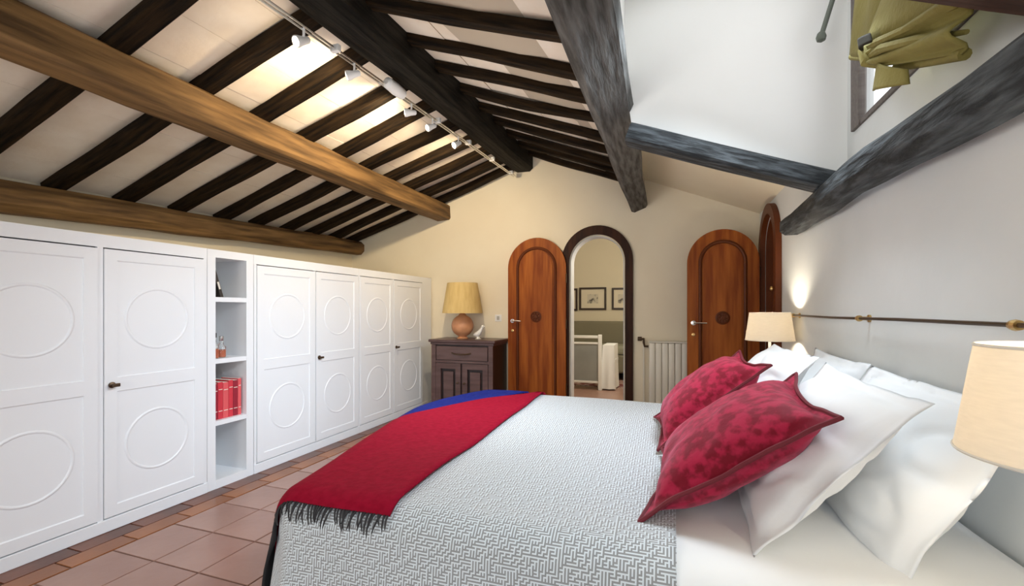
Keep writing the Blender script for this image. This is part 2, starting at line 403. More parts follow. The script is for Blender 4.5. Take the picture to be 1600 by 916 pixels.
ORD = ['first', 'second', 'third', 'fourth', 'fifth', 'sixth', 'seventh', 'eighth', 'ninth', 'tenth', 'eleventh', 'twelfth']
vis = [y for y in LR if y > .9]
for i, y in enumerate(vis):
    n = len(vis)-1-i
    beam('rafter', (-3.92, y, z_left(-3.92, y)+RH/2), (-1.62, y, z_left(-1.62, y)+RH/2), .105, RH, .105, RH, 'rafter',
         'dark rafter on the left roof slope, %s counted from the arched-door wall' % ORD[n], 'rafter', 'left slope rafters', wob=.022, seed=i)
visr = [y for y in RR if y > 1.2]
for i, y in enumerate(visr):
    n = len(visr)-1-i
    beam('rafter', (-1.50, y, z_right(-1.50, y)+RR_H/2), (-.40, y, z_right(-.40, y)+RR_H/2), .075, RR_H, .08, RR_H, 'rafter',
         'black rafter right of the ridge beam, %s counted from the arched-door wall' % ORD[n], 'rafter', 'right slope rafters', wob=.03, seed=30+i)
beam('ridge_beam', (-1.53, -1.9, 2.53), (-1.60, D+.05, 2.83), .23, .26, .22, .22, 'ridge', 'long black ridge beam carrying the spotlight rail', wob=.02, seed=51, nseg=24)
beam('purlin', (-2.49, -1.9, 2.26), (-2.62, D+.05, 2.325), .21, .19, .19, .18, 'brown_beam', 'thick light brown purlin crossing under the left rafters', roll=-.05, wob=.02, seed=52, nseg=28, cham=.10)
beam('eaves_beam', (-3.84, -1.9, 1.70), (-3.84, D+.02, 1.965), .20, .22, .16, .17, 'plate_beam', 'brown rounded beam along the eaves above the white wardrobes', wob=.03, seed=53, nseg=24, cham=.28)
beam('purlin', (-.315, -1.9, 2.44), (-.355, D+.03, 2.305), .34, .34, .17, .24, 'grey_beam', 'massive weathered grey purlin in the middle beside the dormer', roll=-.36, wob=.02, seed=54, nseg=28, cham=.14)
beam('rafter', (-.225, 2.62, 2.125), (.74, 2.60, 1.765), .14, .10, .14, .09, 'slate_beam', 'slate black sloping rafter under the white dormer cheek', 'rafter', wob=.02, seed=55)
beam('purlin', (.725, -1.8, 1.60), (.735, 3.46, 1.70), .125, .135, .13, .12, 'slate_beam', 'rough slate black beam along the right wall over the pillows', wob=.05, seed=56, nseg=26, cham=.24)
beam('rafter', (-.2, 1.33, 2.29), (.80, 1.33, 1.875), .15, .11, .15, .11, 'maroon_beam', 'maroon brown rafter in front of the olive blind', 'rafter', wob=.015, seed=57)

# ------------------------------------------------------------------ dormer window
wf = bpy.data.objects.new('window_1', None); C.objects.link(wf); wf['kind'] = 'structure'; wf.location = (XR, 2.0, 2.0)
wf['label'] = 'small grey-framed dormer window behind the olive blind'
def fr(x0, x1, y0, y1, z0, z1): return B(x0, x1, y0-2.0, y1-2.0, z0-2.0, z1-2.0, bevel=.004)
obj('frame_post', fr(-.014, .012, 2.44, 2.535, 1.98, 2.74), 'frame_grey', wf)
obj('frame_post', fr(-.014, .012, 1.47, 1.55, 1.98, 2.74), 'frame_grey', wf)
obj('frame_rail', fr(-.008, .012, 1.55, 2.44, 1.98, 2.006), 'frame_grey', wf)
obj('frame_rail', fr(-.014, .012, 1.55, 2.44, 2.68, 2.74), 'frame_grey', wf)
obj('pane', fr(-.001, .003, 1.545, 2.445, 2.0, 2.685), 'pane', wf)

# olive roman blind, tied up in the middle (local y, z on the wall plane; x towards the room is negative)
bl = thing('roman_blind', 'olive canvas blind knotted up over the dormer window', 'blind', (.74, 1.8, 2.2))
def bilin(c00, c10, c11, c01, nu, nv, dx):
    def fn(u, v):
        y = (c00[0]*(1-u)+c10[0]*u)*(1-v)+(c01[0]*(1-u)+c11[0]*u)*v
        z = (c00[1]*(1-u)+c10[1]*u)*(1-v)+(c01[1]*(1-u)+c11[1]*u)*v
        return Vector((-.05+dx(u, v), y-1.8, z-2.2))
    return grid(nu, nv, fn)
def cloth(name, bm, m, parent, th=.006):
    o = obj(name, bm, m, parent, smooth='all'); q = o.modifiers.new('solid', 'SOLIDIFY'); q.thickness = th; q.offset = 0
    return o
def hem(pts, r):
    bm = bmesh.new(); tube(bm, [(-.055, y-1.8, z-2.2) for y, z in pts], r, n=10); return bm
cloth('blind_flap', bilin((2.05, 2.66), (1.86, 2.64), (1.865, 2.0), (2.196, 2.175), 12, 16, lambda u, v: -.03*math.sin(PI*u)*v-.012*math.sin(u*7+2)), 'olive', bl)
obj('blind_hem', hem([(2.19, 2.172), (2.04, 2.09), (1.885, 2.005)], .013), 'olive', bl, smooth=True)
cloth('blind_swag', bilin((1.90, 2.64), (1.40, 2.50), (1.415, 1.89), (1.854, 2.045), 20, 14, lambda u, v: -.05*v*v-.018*math.sin(v*8+u*3)), 'olive', bl)
cloth('blind_flap', bilin((1.858, 2.02), (1.395, 1.92), (1.435, 1.785), (1.80, 1.945), 18, 14, lambda u, v: -.07+.045*u-.022*math.sin(v*11+1)*(.5+.5*u)), 'olive', bl)
obj('blind_hem', hem([(1.80, 1.935), (1.61, 1.855), (1.44, 1.785)], .015), 'olive', bl, smooth=True)
cloth('blind_tail', bilin((1.85, 2.0), (1.655, 1.86), (1.645, 1.812), (1.895, 1.905), 14, 8, lambda u, v: -.035-.03*math.sin(PI*u)), 'olive', bl)
for dy, dz in ((.0, .0), (.03, -.035)):
    bm = bmesh.new(); tube(bm, [(-.11, 1.865-1.8, 2.045-2.2+dz), (-.125, 1.75-1.8-dy, 2.0-2.2+dz), (-.10, 1.60-1.8-dy, 1.955-2.2+dz*1.5), (-.06, 1.42-1.8, 1.90-2.2+dz*2)], [.012, .014, .012, .006], n=8)
    obj('blind_fold', bm, 'olive', bl, smooth=True)
bm = bmesh.new(); tube(bm, [(-.085, 1.86-1.8, 2.06-2.2), (-.125, 1.855-1.8, 2.025-2.2), (-.125, 1.835-1.8, 1.985-2.2), (-.085, 1.825-1.8, 1.955-2.2)], [.010, .020, .020, .010], n=10)
obj('blind_knot', bm, 'olive', bl, smooth=True)
cloth('blind_loop_shade', bilin((1.85, 2.06), (1.775, 2.045), (1.76, 2.01), (1.838, 2.022), 10, 6, lambda u, v: -.085-.02*math.sin(PI*u)), 'loop_shade', bl)  # dark patch stands for the shaded opening of the loop
obj('blind_batten', B(-.062, -.038, 1.42-1.8, 2.07-1.8, 2.64-2.2, 2.68-2.2), 'frame_grey', bl)
# window opener pole hanging from the dormer top
bm = bmesh.new(); tube(bm, [(0, 0, 0), (.145, -.02, .52)], .011, n=10)
wp = obj('pole', bm, 'pole', loc=(.665, 2.52, 2.445), smooth=True); wp.name = 'window_pole'
tag(wp, 'thin grey green pole hanging at the white dormer cheek left of the blind', 'pole')
bm = bmesh.new(); lathe(bm, [(.004, -.028), (.018, -.02), (.022, -.004), (.016, .014), (.01, .02)], n=14); obj('knob', bm, 'pole', wp, smooth=True)

# ------------------------------------------------------------------ track lights on the ridge
tr = thing('light_track', 'thin pale track running along the ridge beam with the spotlights', 'light track', (-1.665, 3.0, 2.565))
bm = bmesh.new()
p = [(0, -1.75, -.085), (0, 1.85, .085)]
for dx in (-.012, .012): tube(bm, [(dx, p[0][1], p[0][2]), (dx, p[1][1], p[1][2])], .006, n=6)
obj('rail', bm, 'chrome', tr)
for k in range(7):
    y = -1.6+k*.55; obj('clip', B(-.02, .03, y-.012, y+.012, .049*y-.012, .049*y+.022), 'white_metal', tr)
bm = bmesh.new(); lathe(bm, [(.016, -.095), (.034, -.08), (.038, 0), (.034, .08), (.016, .095)], n=18, c=(0.02, -.53, -.02), axis='y')
obj('transformer', bm, 'white_metal', tr, smooth=True)
names = ['white track spotlight nearest the camera, its bulb glaring into the room', 'white track spotlight second from the camera, just before the transformer',
         'white track spotlight just beyond the transformer', 'white track spotlight second from the far end of the rail', 'white track spotlight at the far end of the rail']
for i, (y, face) in enumerate(((1.74, (-.25, -.8, -.5)), (2.11, (-.8, -.5, -.35)), (2.70, (-.8, -.5, -.1)), (2.99, (-.5, -.7, -.45)), (3.42, (-.45, -.75, -.5)))):
    zr = 2.565+(y-3.0)*.048
    t = thing('track_spotlight', names[i], 'spotlight', (-1.668, y, zr), 'track spotlights on the ridge')
    bm = bmesh.new(); tube(bm, [(0, 0, .0), (0, 0, -.035), (-.010, 0, -.05)], .006, n=8); obj('stem', bm, 'white_metal', t)
    d = Vector(face).normalized(); c = Vector((-.013, 0, -.058))
    bm = bmesh.new(); lathe(bm, [(.009, -.045), (.016, -.038), (.019, -.008), (.027, .022), (.027, .034), (.0225, .034), (.021, .022)], n=18)
    rot = d.to_track_quat('Z', 'Y').to_matrix()
    for v in bm.verts: v.co = rot @ v.co + c
    obj('lamp_head', bm, 'white_metal', t, smooth=True)
    bm = bmesh.new(); lathe(bm, [(.0215, .026), (.018, .032), (.009, .036)], n=18)
    for v in bm.verts: v.co = rot @ v.co + c
    obj('lens', bm, 'spot_lens', t, smooth=True)
    tgt = ((-2.35, y+.15, 2.48) if i < 3 else (-2.45, y+.3, 2.2) if i == 3 else (-2.3, D, 1.75))
    l = light('SPOT', 'spot_light', Vector((-1.668, y, zr-.02))+c+d*.07, (3, 26, 30, 20, 55)[i], (1.0, .80, .52), spot_size=2.3, spot_blend=.9, shadow_soft_size=.03)
    aim(l, tgt)

# ------------------------------------------------------------------ wardrobes
def ring_bm(bm, cx, cy, cz, R, r, n=36):
    for a in range(1):
        rings = []
        for k in range(n):
            q = 2*PI*k/n
            rings.append([bm.verts.new((cx+h, cy+(R+o)*math.cos(q), cz+(R+o)*math.sin(q))) for h, o in ((0, r), (.0035, r*.55), (.0045, 0), (.0035, -r*.55), (0, -r))])
        for k in range(n):
            A, Bq = rings[k], rings[(k+1) % n]
            for j in range(4): bm.faces.new((A[j], A[j+1], Bq[j+1], Bq[j]))
    return bm
WH = 1.54
def wardrobe(y0, doors, y1, label, handle):
    t = thing('wardrobe', label, 'wardrobe', (-2.78, y0, 0))
    W = y1-y0
    bm = bmesh.new()
    box(bm, -.60, -.58, 0, W, 0, WH); box(bm, -.58, -.004, 0, .018, 0, WH); box(bm, -.58, -.004, W-.018, W, 0, WH)
    box(bm, -.58, -.004, 0.018, W-.018, WH-.018, WH); box(bm, -.58, -.004, .018, W-.018, .06, .08)
    obj('carcass', bm, 'white_paint', t)
    obj('plinth', B(-.02, .020, 0, W, 0, .065, bevel=.003), 'white_paint', t)
    bm = bmesh.new(); box(bm, -.004, .012, 0, W, 1.475, WH); obj('header', bm, 'white_paint', t)
    e0 = 0
    for d0, d1 in doors:
        if d0-y0-e0 > .008: obj('stile', B(-.004, .012, e0+.002, d0-y0-.003, .065, 1.475), 'white_paint', t)
        e0 = d1-y0
    if W-e0 > .008: obj('stile', B(-.004, .012, e0+.003, W-.001, .065, 1.475), 'white_paint', t)
    for k, (d0, d1) in enumerate(doors):
        a, b = d0-y0, d1-y0
        zb, zt, zm = .072, 1.468, .76
        o_ = [(a, zb), (b, zb), (b, zt), (a, zt)]; s = .055
        h1 = [(a+s, zb+s), (b-s, zb+s), (b-s, zm-.035), (a+s, zm-.035)]; h2 = [(a+s, zm+.035), (b-s, zm+.035), (b-s, zt-s), (a+s, zt-s)]
        dr = obj('door', plate(bmesh.new(), [o_, h1, h2], lambda u, v, w_: Vector((.004+w_, u, v)), .014), 'white_paint', t)
        for hh in (h1, h2):
            (pa, pz), (pb, _), (_, pz1), _ = hh
            obj('panel', B(.004, .0125, pa-.01, pb+.01, pz-.01, pz1+.01), 'white_paint', dr)
            bm = bmesh.new()
            for q0, q1 in (((pa, pz), (pb, pz)), ((pb, pz), (pb, pz1)), ((pb, pz1), (pa, pz1)), ((pa, pz1), (pa, pz))):
                tube(bm, [(.0125, *q0), (.0125, *q1)], .006, n=6)
            obj('moulding', bm, 'white_paint', dr, smooth=True)
            cy, cz = (pa+pb)/2, (pz+pz1)/2
            obj('ring', ring_bm(bmesh.new(), .0125, cy, cz, min(.165, (pb-pa)*.40), .008), 'white_paint', dr, smooth=True)
        if k == handle:
            bm = bmesh.new(); yk = a+.03
            lathe(bm, [(.016, .022), (.016, .027), (.006, .030), (.006, .05)], n=14, c=(0, yk, zm), axis='x')
            box(bm, .045, .055, yk-.012, yk+.022, zm-.009, zm+.009, bevel=.003)
            obj('key_knob', bm, 'bronze', dr)
    return t
wardrobe(.97-.03, [(.97, 1.50), (1.53, 2.06)], 2.085, 'white wardrobe nearest the camera, left of the open shelves, two ringed doors', 1)
wardrobe(2.425, [(2.45, 3.005), (3.015, 3.55)], 3.565, 'white wardrobe right of the open shelves, in the middle of the row', 1)
wardrobe(3.567, [(3.585, 4.12), (4.135, 4.72)], 4.93, 'white wardrobe at the far end of the row by the dark dresser', 1)
# open shelf unit
sh = thing('shelf_unit', 'narrow white open shelves with red books between two wardrobes', 'shelves', (-2.78, 2.087, 0))
Wd = 2.423-2.087
bm = bmesh.new(); box(bm, -.60, .012, 0, .055, 0, WH); obj('side_panel', bm, 'white_paint', sh)
bm = bmesh.new(); box(bm, -.60, .012, Wd-.055, Wd, 0, WH); obj('side_panel', bm, 'white_paint', sh)
obj('back_panel', B(-.60, -.36, .055, Wd-.055, 0, WH), 'shelf_in', sh)
obj('header', B(-.36, .012, .055, Wd-.055, 1.49, WH), 'white_paint', sh)
for z in (1.205, .805, .405): obj('shelf', B(-.36, .010, .055, Wd-.055, z, z+.03), 'white_paint', sh)
obj('plinth', B(-.36, .014, .055, Wd-.055, 0, .055), 'white_paint', sh)
# red books
y = 2.150
for k, (th, h, m_) in enumerate(((.034, .235, 'red_book2'), (.036, .242, 'red_book'), (.040, .236, 'pink_book'), (.034, .246, 'red_book'), (.036, .240, 'red_book2'), (.026, .248, 'pink_book'))):
    bk = thing('book', ['dark crimson book at the left end of the row of red books', 'bright red book second from the left in the red row', 'wide coral book third from the left in the red row', 'red book fourth from the left in the red row', 'dark red book second from the right in the red row', 'slim coral book at the right end of the red row'][k], 'book', (-2.80, y, .435), 'red books on the lower shelf')
    obj('cover', B(-.16, 0, 0, th-.0015, 0, h, bevel=.003), m_, bk)
    obj('pages', B(-.158, -.004, .003, th-.0045, h-.004, h+.001), 'paper', bk)
    for z in (.05, h-.05): obj('spine_band', B(-.001, .0012, .004, th-.0055, z, z+.004), 'paper', bk)
    y += th
for k, (y, th, h, lean) in enumerate(((2.150, .024, .19, .10), (2.186, .022, .20, .30))):
    bk = thing('book', ['upright dark book against the left of the top shelf', 'dark book leaning left on the top shelf'][k], 'book', (-2.82, y+h*math.sin(lean)*.0, 1.235), 'dark books on the top shelf')
    bk.rotation_euler = (lean, 0, 0); bk.location.y = y + (0.055 if k else .022)
    obj('cover', B(-.14, 0, -th, 0, 0, h, bevel=.002), 'dark_book', bk)
    obj('pages', B(-.138, -.004, -th+.003, -.003, h-.004, h+.001), 'paper', bk)
    obj('spine_label', B(-.001, .001, -th+.005, -.005, .06, .11), 'paper', bk)
for k, (y, x, r, h) in enumerate(((2.180, -2.83, .026, .135), (2.245, -2.85, .028, .11))):
    bt = thing('bottle', ['tall clear bottle with a dark cap on the middle shelf', 'squat clear bottle with orange liquid on the middle shelf'][k], 'bottle', (x, y, .835), 'bottles on the middle shelf')
    lathe_b = bmesh.new(); lathe(lathe_b, [(r*.9, .001), (r, .006), (r, h*.62), (r*.45, h*.80), (r*.45, h)], n=18); obj('glass_body', lathe_b, 'glass', bt, smooth=True)
    bm = bmesh.new(); lathe(bm, [(r*.82, .004), (r*.88, .008), (r*.88, h*.45)], n=18); obj('liquid', bm, 'orange_liquid', bt, smooth=True)
    bm = bmesh.new(); lathe(bm, [(r*.52, h+.0005), (r*.55, h+.004), (r*.55, h+.03), (r*.4, h+.033)], n=16); obj('cap', bm, 'dark_glaze' if k == 0 else 'chrome', bt, smooth=True)

# ------------------------------------------------------------------ arched doors
def knob_lever(parent, x, z, yf, sgn):
    bm = bmesh.new(); lathe(bm, [(.022, yf), (.022, yf-.008), (.009, yf-.010), (.009, yf-.045)], n=14, c=(x, 0, z), axis='y')
    tube(bm, [(x, yf-.045, z), (x+.05*sgn, yf-.047, z+.002), (x+.115*sgn, yf-.045, z)], [.009, .008, .007], n=8)
    obj('lever_handle', bm, 'chrome', parent, smooth=True)
    bm = bmesh.new(); lathe(bm, [(.016, yf), (.016, yf-.006), (.008, yf-.008)], n=14, c=(x, 0, z-.11), axis='y'); obj('keyhole_plate', bm, 'brass', parent)
def leaf(parent, x0, w, h, y, hx, sgn, label=None):
    """leaf of thickness .042 in the plane y (front at y), parent-local"""
    lf = obj('door_leaf', plate(bmesh.new(), [arch(x0, x0+w, h, .01, 28)], lambda u, v, q: Vector((u, y+q, v)), .042), 'oak', parent)
    g = .115
    def ap(ins, zb):
        return arch(x0+ins, x0+w-ins, h-ins, zb, 24)
    bm = bmesh.new(); path = [(u, y-.004, v) for u, v in ap(g, .20)]; path.append(path[0]); tube(bm, path, .016, n=8, cap=False)
    obj('panel_moulding', bm, 'oak_dark', lf, smooth=True)
    obj('arched_panel', plate(bmesh.new(), [ap(g+.03, .23)], lambda u, v, q: Vector((u, y-.010+q, v)), .010), 'oak', lf)
    bm = bmesh.new(); cx = x0+w/2; cz = 1.08
    lathe(bm, [(.062, y-.010), (.062, y-.018), (.050, y-.022), (.046, y-.016), (.022, y-.016), (.018, y-.026), (.004, y-.028)], n=24, c=(cx, 0, cz), axis='y')
    for k in range(8):
        q = k*PI/4; tube(bm, [(cx+.018*math.cos(q), y-.020, cz+.018*math.sin(q)), (cx+.046*math.cos(q), y-.020, cz+.046*math.sin(q))], .006, n=6)
    obj('medallion', bm, 'oak_dark', lf, smooth=True)
    knob_lever(lf, hx, 1.03, y, sgn)
    bm = bmesh.new()
    hxx = x0+w+.002 if hx < x0+w/2 else x0-.002
    for z in (.3, 1.0, 1.5): tube(bm, [(hxx, y+.012, z-.05), (hxx, y+.012, z+.05)], .009, n=8)
    obj('hinge', bm, 'bronze', lf)
    return lf
d1 = bpy.data.objects.new('door_1', None); C.objects.link(d1); d1['kind'] = 'structure'; d1.location = (-.765, D, 0)
d1['label'] = 'dark arched door frame to the hall with its leaf folded open to the left'
def casing(parent, c, w_in, w_out, t_in, t_out, fn, th, m='casing'):
    oo = arch(c-w_out/2, c+w_out/2, t_out, 0, 28); ii = arch(c-w_in/2, c+w_in/2, t_in, 0, 28)
    ring = oo[1:] + [oo[0]] + [ii[0]] + ii[1:][::-1]
    return obj('casing', plate(bmesh.new(), [ring], fn, th), m, parent)
casing(d1, 0.0, .60, .76, 1.965, 2.06, lambda u, v, w_: Vector((u, -.035+w_, v)), .033)
ii = arch(-.284, .284, 1.949, 0, 28)
bm = bmesh.new(); oo = [(-.284, 0)] + ii[1:][::-1]
for (u0, v0), (u1, v1) in zip(oo, oo[1:]):
    bm.faces.new([bm.verts.new(p) for p in ((u0, .0, v0), (u1, .0, v1), (u1, .158, v1), (u0, .158, v0))])
rv = obj('reveal', bm, 'white_paint', d1); s_ = rv.modifiers.new('s', 'SOLIDIFY'); s_.thickness = .008; s_.offset = 0
leaf(d1, -1.755+.765, .665, 1.955, -.075, -1.755+.765+.055, 1)
# right doorway: casing on the right wall, leaf open across the corner
d2 = bpy.data.objects.new('door_2', None); C.objects.link(d2); d2['kind'] = 'structure'; d2.location = (XR, 4.38, 0)
d2['label'] = 'arched door in the right corner, its brown leaf open beside the radiator'
casing(d2, 0.0, .58, .74, 1.965, 2.05, lambda u, v, w_: Vector((-.045+w_, u, v)), .043, 'oak_dark')
ii = arch(-.275, .275, 1.945, 0, 24); oo = [ii[0]] + ii[1:][::-1]
bm = bmesh.new()
for (u0, v0), (u1, v1) in zip(oo, oo[1:]):
    bm.faces.new([bm.verts.new(p) for p in ((0, u0, v0), (0, u1, v1), (.22, u1, v1), (.22, u0, v0))])
rv = obj('reveal', bm, 'oak_dark', d2); s_ = rv.modifiers.new('s', 'SOLIDIFY'); s_.thickness = .008; s_.offset = 0
leaf(d2, -.665, .61, 1.90, .245, -.665+.055, 1)
bm = bmesh.new(); lathe(bm, [(.004, -.02), (.016, -.016), (.02, -.004), (.014, .008)], n=14, c=(-.055, -.31, 1.32), axis='x'); obj('brass_knob', bm, 'brass', d2, smooth=True)

# ------------------------------------------------------------------ radiator
rd = thing('radiator', 'cream column radiator on the wall between the two arched doors', 'radiator', (-.245, 4.88, .12))
for k in range(7):
    x = .055+k*.062; bm = bmesh.new()
    box(bm, x-.0295, x+.0295, -.045, .035, 0, .70, bevel=.009)
    obj('column', bm, 'rad', rd, smooth=True)
bm = bmesh.new(); tube(bm, [(.02, 0, .655), (.46, 0, .655)], .02, n=10); tube(bm, [(.02, 0, .05), (.46, 0, .05)], .02, n=10); obj('header_pipe', bm, 'rad', rd)
bm = bmesh.new(); box(bm, .02, .46, -.05, .03, .702, .716, bevel=.003); obj('top_grille', bm, 'rad', rd)
bm = bmesh.new(); tube(bm, [(.03, 0, .66), (-.02, 0, .66), (-.03, 0, .70), (-.03, 0, .735), (-.075, 0, .735)], .012, n=8); lathe(bm, [(.012, -.09), (.022, -.088), (.022, -.05), (.012, -.046)], n=12, c=(0, 0, .735), axis='x')
obj('valve', bm, 'bronze', rd, smooth=True)
bm = bmesh.new(); tube(bm, [(-.03, .02, .70), (-.03, .03, 0), (-.03, .03, -.12)], .009, n=8); obj('feed_pipe', bm, 'rad', rd)

# ------------------------------------------------------------------ dresser with lamp
ds = thing('dresser', 'small dusky mahogany dresser left of the open arched door', 'dresser', (-2.52, 4.50, 0))
W, Dp, Hh = .73, .42, .83
bm = bmesh.new(); box(bm, 0, W, .012, Dp, .0, Hh-.03); obj('body', bm, 'mahogany_dark', ds)
obj('top', B(-.03, W+.03, -.03, Dp, Hh-.032, Hh, bevel=.008), 'mahogany', ds)
obj('cornice', B(-.012, W+.012, -.012, Dp, Hh-.058, Hh-.033, bevel=.004), 'mahogany', ds)
dw = obj('drawer', B(.06, W-.06, -.008, .015, .605, .755, bevel=.004), 'mahogany', ds)
bm = bmesh.new(); tube(bm, [(.25, -.010, .685), (.29, -.026, .675), (.365, -.03, .67), (.44, -.026, .675), (.48, -.010, .685)], .007, n=8); obj('drawer_pull', bm, 'bronze', dw, smooth=True)
for x0, x1 in ((0, .05), (W-.05, W)): obj('stile', B(x0, x1, -.006, .012, 0, .77), 'mahogany', ds)
obj('rail', B(.05, W-.05, -.003, .012, .575, .60), 'mahogany', ds)
for k, (x0, x1) in enumerate(((.055, .355), (.375, .675))):
    o_ = [(x0, .09), (x1, .09), (x1, .57), (x0, .57)]; i_ = [(x0+.06, .15), (x1-.06, .15), (x1-.06, .51), (x0+.06, .51)]
    dd = obj('door', plate(bmesh.new(), [o_, i_], lambda u, v, w_: Vector((u, -.010+w_, v)), .02), 'mahogany', ds)
    obj('panel', B(x0+.09, x1-.09, -.006, .012, .18, .48, bevel=.006), 'mahogany', dd)
    bm = bmesh.new(); lathe(bm, [(.005, -.012), (.012, -.018), (.012, -.026), (.004, -.03)], n=12, c=(x1-.03 if k == 0 else x0+.03, 0, .36), axis='y'); obj('knob', bm, 'bronze', dd, smooth=True)
obj('plinth', B(.0, W, -.012, .012, 0, .08), 'mahogany', ds)
lp = thing('table_lamp', 'unlit table lamp with straw shade and terracotta globe base on the dresser', 'lamp', (-2.24, 4.70, Hh))
bm = bmesh.new(); prof = [(.062, 0), (.066, .008), (.045, .022), (.05, .03)] + [(.125*math.sin(q), .145-.125*math.cos(q)) for q in [PI*(.14+.74*k/12) for k in range(13)]] + [(.04, .275), (.022, .29)]
lathe(bm, prof, n=28); obj('base', bm, 'terracotta_lamp', lp, smooth=True)
bm = bmesh.new(); tube(bm, [(0, 0, .285), (0, 0, .50)], .007, n=8); obj('stem', bm, 'brass', lp)
bm = bmesh.new(); lathe(bm, [(.228, .288), (.172, .628), (.169, .628), (.225, .288)], n=40, cap=False)
bm.faces.ensure_lookup_table(); obj('lamp_shade', bm, 'tan_shade', lp, smooth=True)
bm = bmesh.new()
for k in range(3):
    q = k*2*PI/3; tube(bm, [(0, 0, .50), (.19*math.cos(q), .19*math.sin(q), .50)], .003, n=6)
obj('shade_spider', bm, 'brass', lp)
og = thing('figurine', 'little white ornament right of the lamp on the dresser', 'ornament', (-2.03, 4.66, Hh))
bm = bmesh.new(); lathe(bm, [(.03, 0), (.035, .004), (.018, .012), (.012, .03)], n=16); tube(bm, [(-.05, 0, .045), (-.02, 0, .05), (.01, 0, .065), (.03, 0, .095), (.05, 0, .13)], [.012, .028, .03, .022, .012], n=10)
obj('body', bm, 'ceramic', og, smooth=True)
bm = bmesh.new(); bmesh.ops.create_uvsphere(bm, u_segments=12, v_segments=8, radius=.017); bmesh.ops.translate(bm, verts=bm.verts, vec=(.055, 0, .14)); tube(bm, [(.066, 0, .142), (.088, 0, .138)], [.006, .001], n=6); obj('head', bm, 'ceramic', og, smooth=True)
ls = thing('light_switch', 'small grey light switch on the cream wall above the dresser', 'switch', (-1.90, D, 1.06))
obj('plate', B(-.04, .04, -.008, 0, -.04, .04, bevel=.003), 'ceramic', ls); obj('rocker', B(-.016, .016, -.013, -.008, -.022, .022, bevel=.002), 'switch', ls)

# ------------------------------------------------------------------ hall furniture seen through the arch
def picture(x, z, w_, h_, label):
    t = thing('framed_picture', label, 'picture', (x, 8.52, z), 'framed prints on the hall wall')
    o_ = [(-w_/2, -h_/2), (w_/2, -h_/2), (w_/2, h_/2), (-w_/2, h_/2)]; b_ = .035; i_ = [(-w_/2+b_, -h_/2+b_), (w_/2-b_, -h_/2+b_), (w_/2-b_, h_/2-b_), (-w_/2+b_, h_/2-b_)]
    obj('frame', plate(bmesh.new(), [o_, i_], lambda u, v, q: Vector((u, -.03+q, v)), .028), 'black_frame', t)
    obj('mount', B(-w_/2+b_, w_/2-b_, -.012, -.003, -h_/2+b_, h_/2-b_), 'mount', t)
    obj('print', B(-w_/5, w_/5, -.015, -.012, -h_/5, h_/5), 'print', t)
picture(-1.39, 1.365, .50, .42, 'black framed print in the middle of the hall wall')
picture(-1.885, 1.35, .42, .42, 'black framed print at the left, half hidden by the door jamb')
picture(-.86, 1.36, .36, .40, 'small framed print at the right of the hall pictures')
sf = thing('sofa', 'taupe fabric sofa against the hall wall under the pictures', 'sofa', (-1.35, 8.03, 0))
obj('seat', B(-.85, .85, -.42, .40, .12, .42, bevel=.03), 'sofa', sf); obj('backrest', B(-.85, .85, .25, .48, .42, .95, bevel=.03), 'sofa', sf)
obj('arm', B(-1.0, -.86, -.42, .48, 0, .62, bevel=.03), 'sofa', sf); obj('arm', B(.86, 1.0, -.42, .48, 0, .62, bevel=.03), 'sofa', sf)
for x in (-.42, .43): obj('seat_cushion', B(x-.41, x+.41, -.43, .24, .42, .56, bevel=.04), 'cushion_green', sf)
for x in (-.8, .8): obj('leg', B(x-.03, x+.03, -.38, -.32, 0, .12), 'black_frame', sf)
ct = thing('cot_end', 'white framed panel with grey fabric standing in the hall', 'panel', (-1.2, 6.6, 0))
obj('post', B(.20, .25, -.02, .03, 0, .80, bevel=.006), 'white_metal', ct); obj('post', B(-.45, -.40, -.02, .03, 0, .80, bevel=.006), 'white_metal', ct)
obj('top_rail', B(-.40, .20, -.015, .025, .745, .785, bevel=.006), 'white_metal', ct); obj('rail', B(-.40, .20, -.01, .02, .66, .69, bevel=.004), 'white_metal', ct)
obj('rail', B(-.40, .20, -.01, .02, .10, .13, bevel=.004), 'white_metal', ct); obj('fabric_panel', B(-.40, .20, 0, .01, .13, .66), 'grey_panel', ct)
ch = thing('slipcovered_chair', 'white slipcovered chair beside the framed panel in the hall', 'chair', (-.86, 6.75, 0))
def slip(u, v):
    q = 2*PI*u; w_ = .10+.02*math.sin(q*5)*(1-v)*.6; z = .02+.63*v
    sx = max(-1, min(1, 1.5*math.cos(q))); sy = max(-1, min(1, 1.5*math.sin(q)))
    return Vector(((w_-.02*v)*sx, (.24+.015*math.sin(q*7)*(1-v))*sy+.12, z))
bm = grid(49, 8, slip); bmesh.ops.remove_doubles(bm, verts=bm.verts, dist=1e-4); bmesh.ops.holes_fill(bm, edges=[e_ for e_ in bm.edges if e_.is_boundary], sides=0)
obj('slipcover', bm, 'slip', ch, smooth=True); obj('seat', B(-.09, .09, -.1, .34, .40, .44), 'slip', ch)
rg = obj('rug', B(-1.5, -.42, 6.9, 7.58, .0005, .012), 'rug'); tag(rg, 'dark red patterned rug on the hall floor before the sofa', 'rug')
bm = bmesh.new(); 
for k in range(40): tube(bm, [(-1.48+k*.0265, 6.9, .006), (-1.48+k*.0265, 6.85, .004)], .003, n=4)
f_ = obj('rug_fringe', bm, 'paper', rg); f_['kind'] = 'stuff'

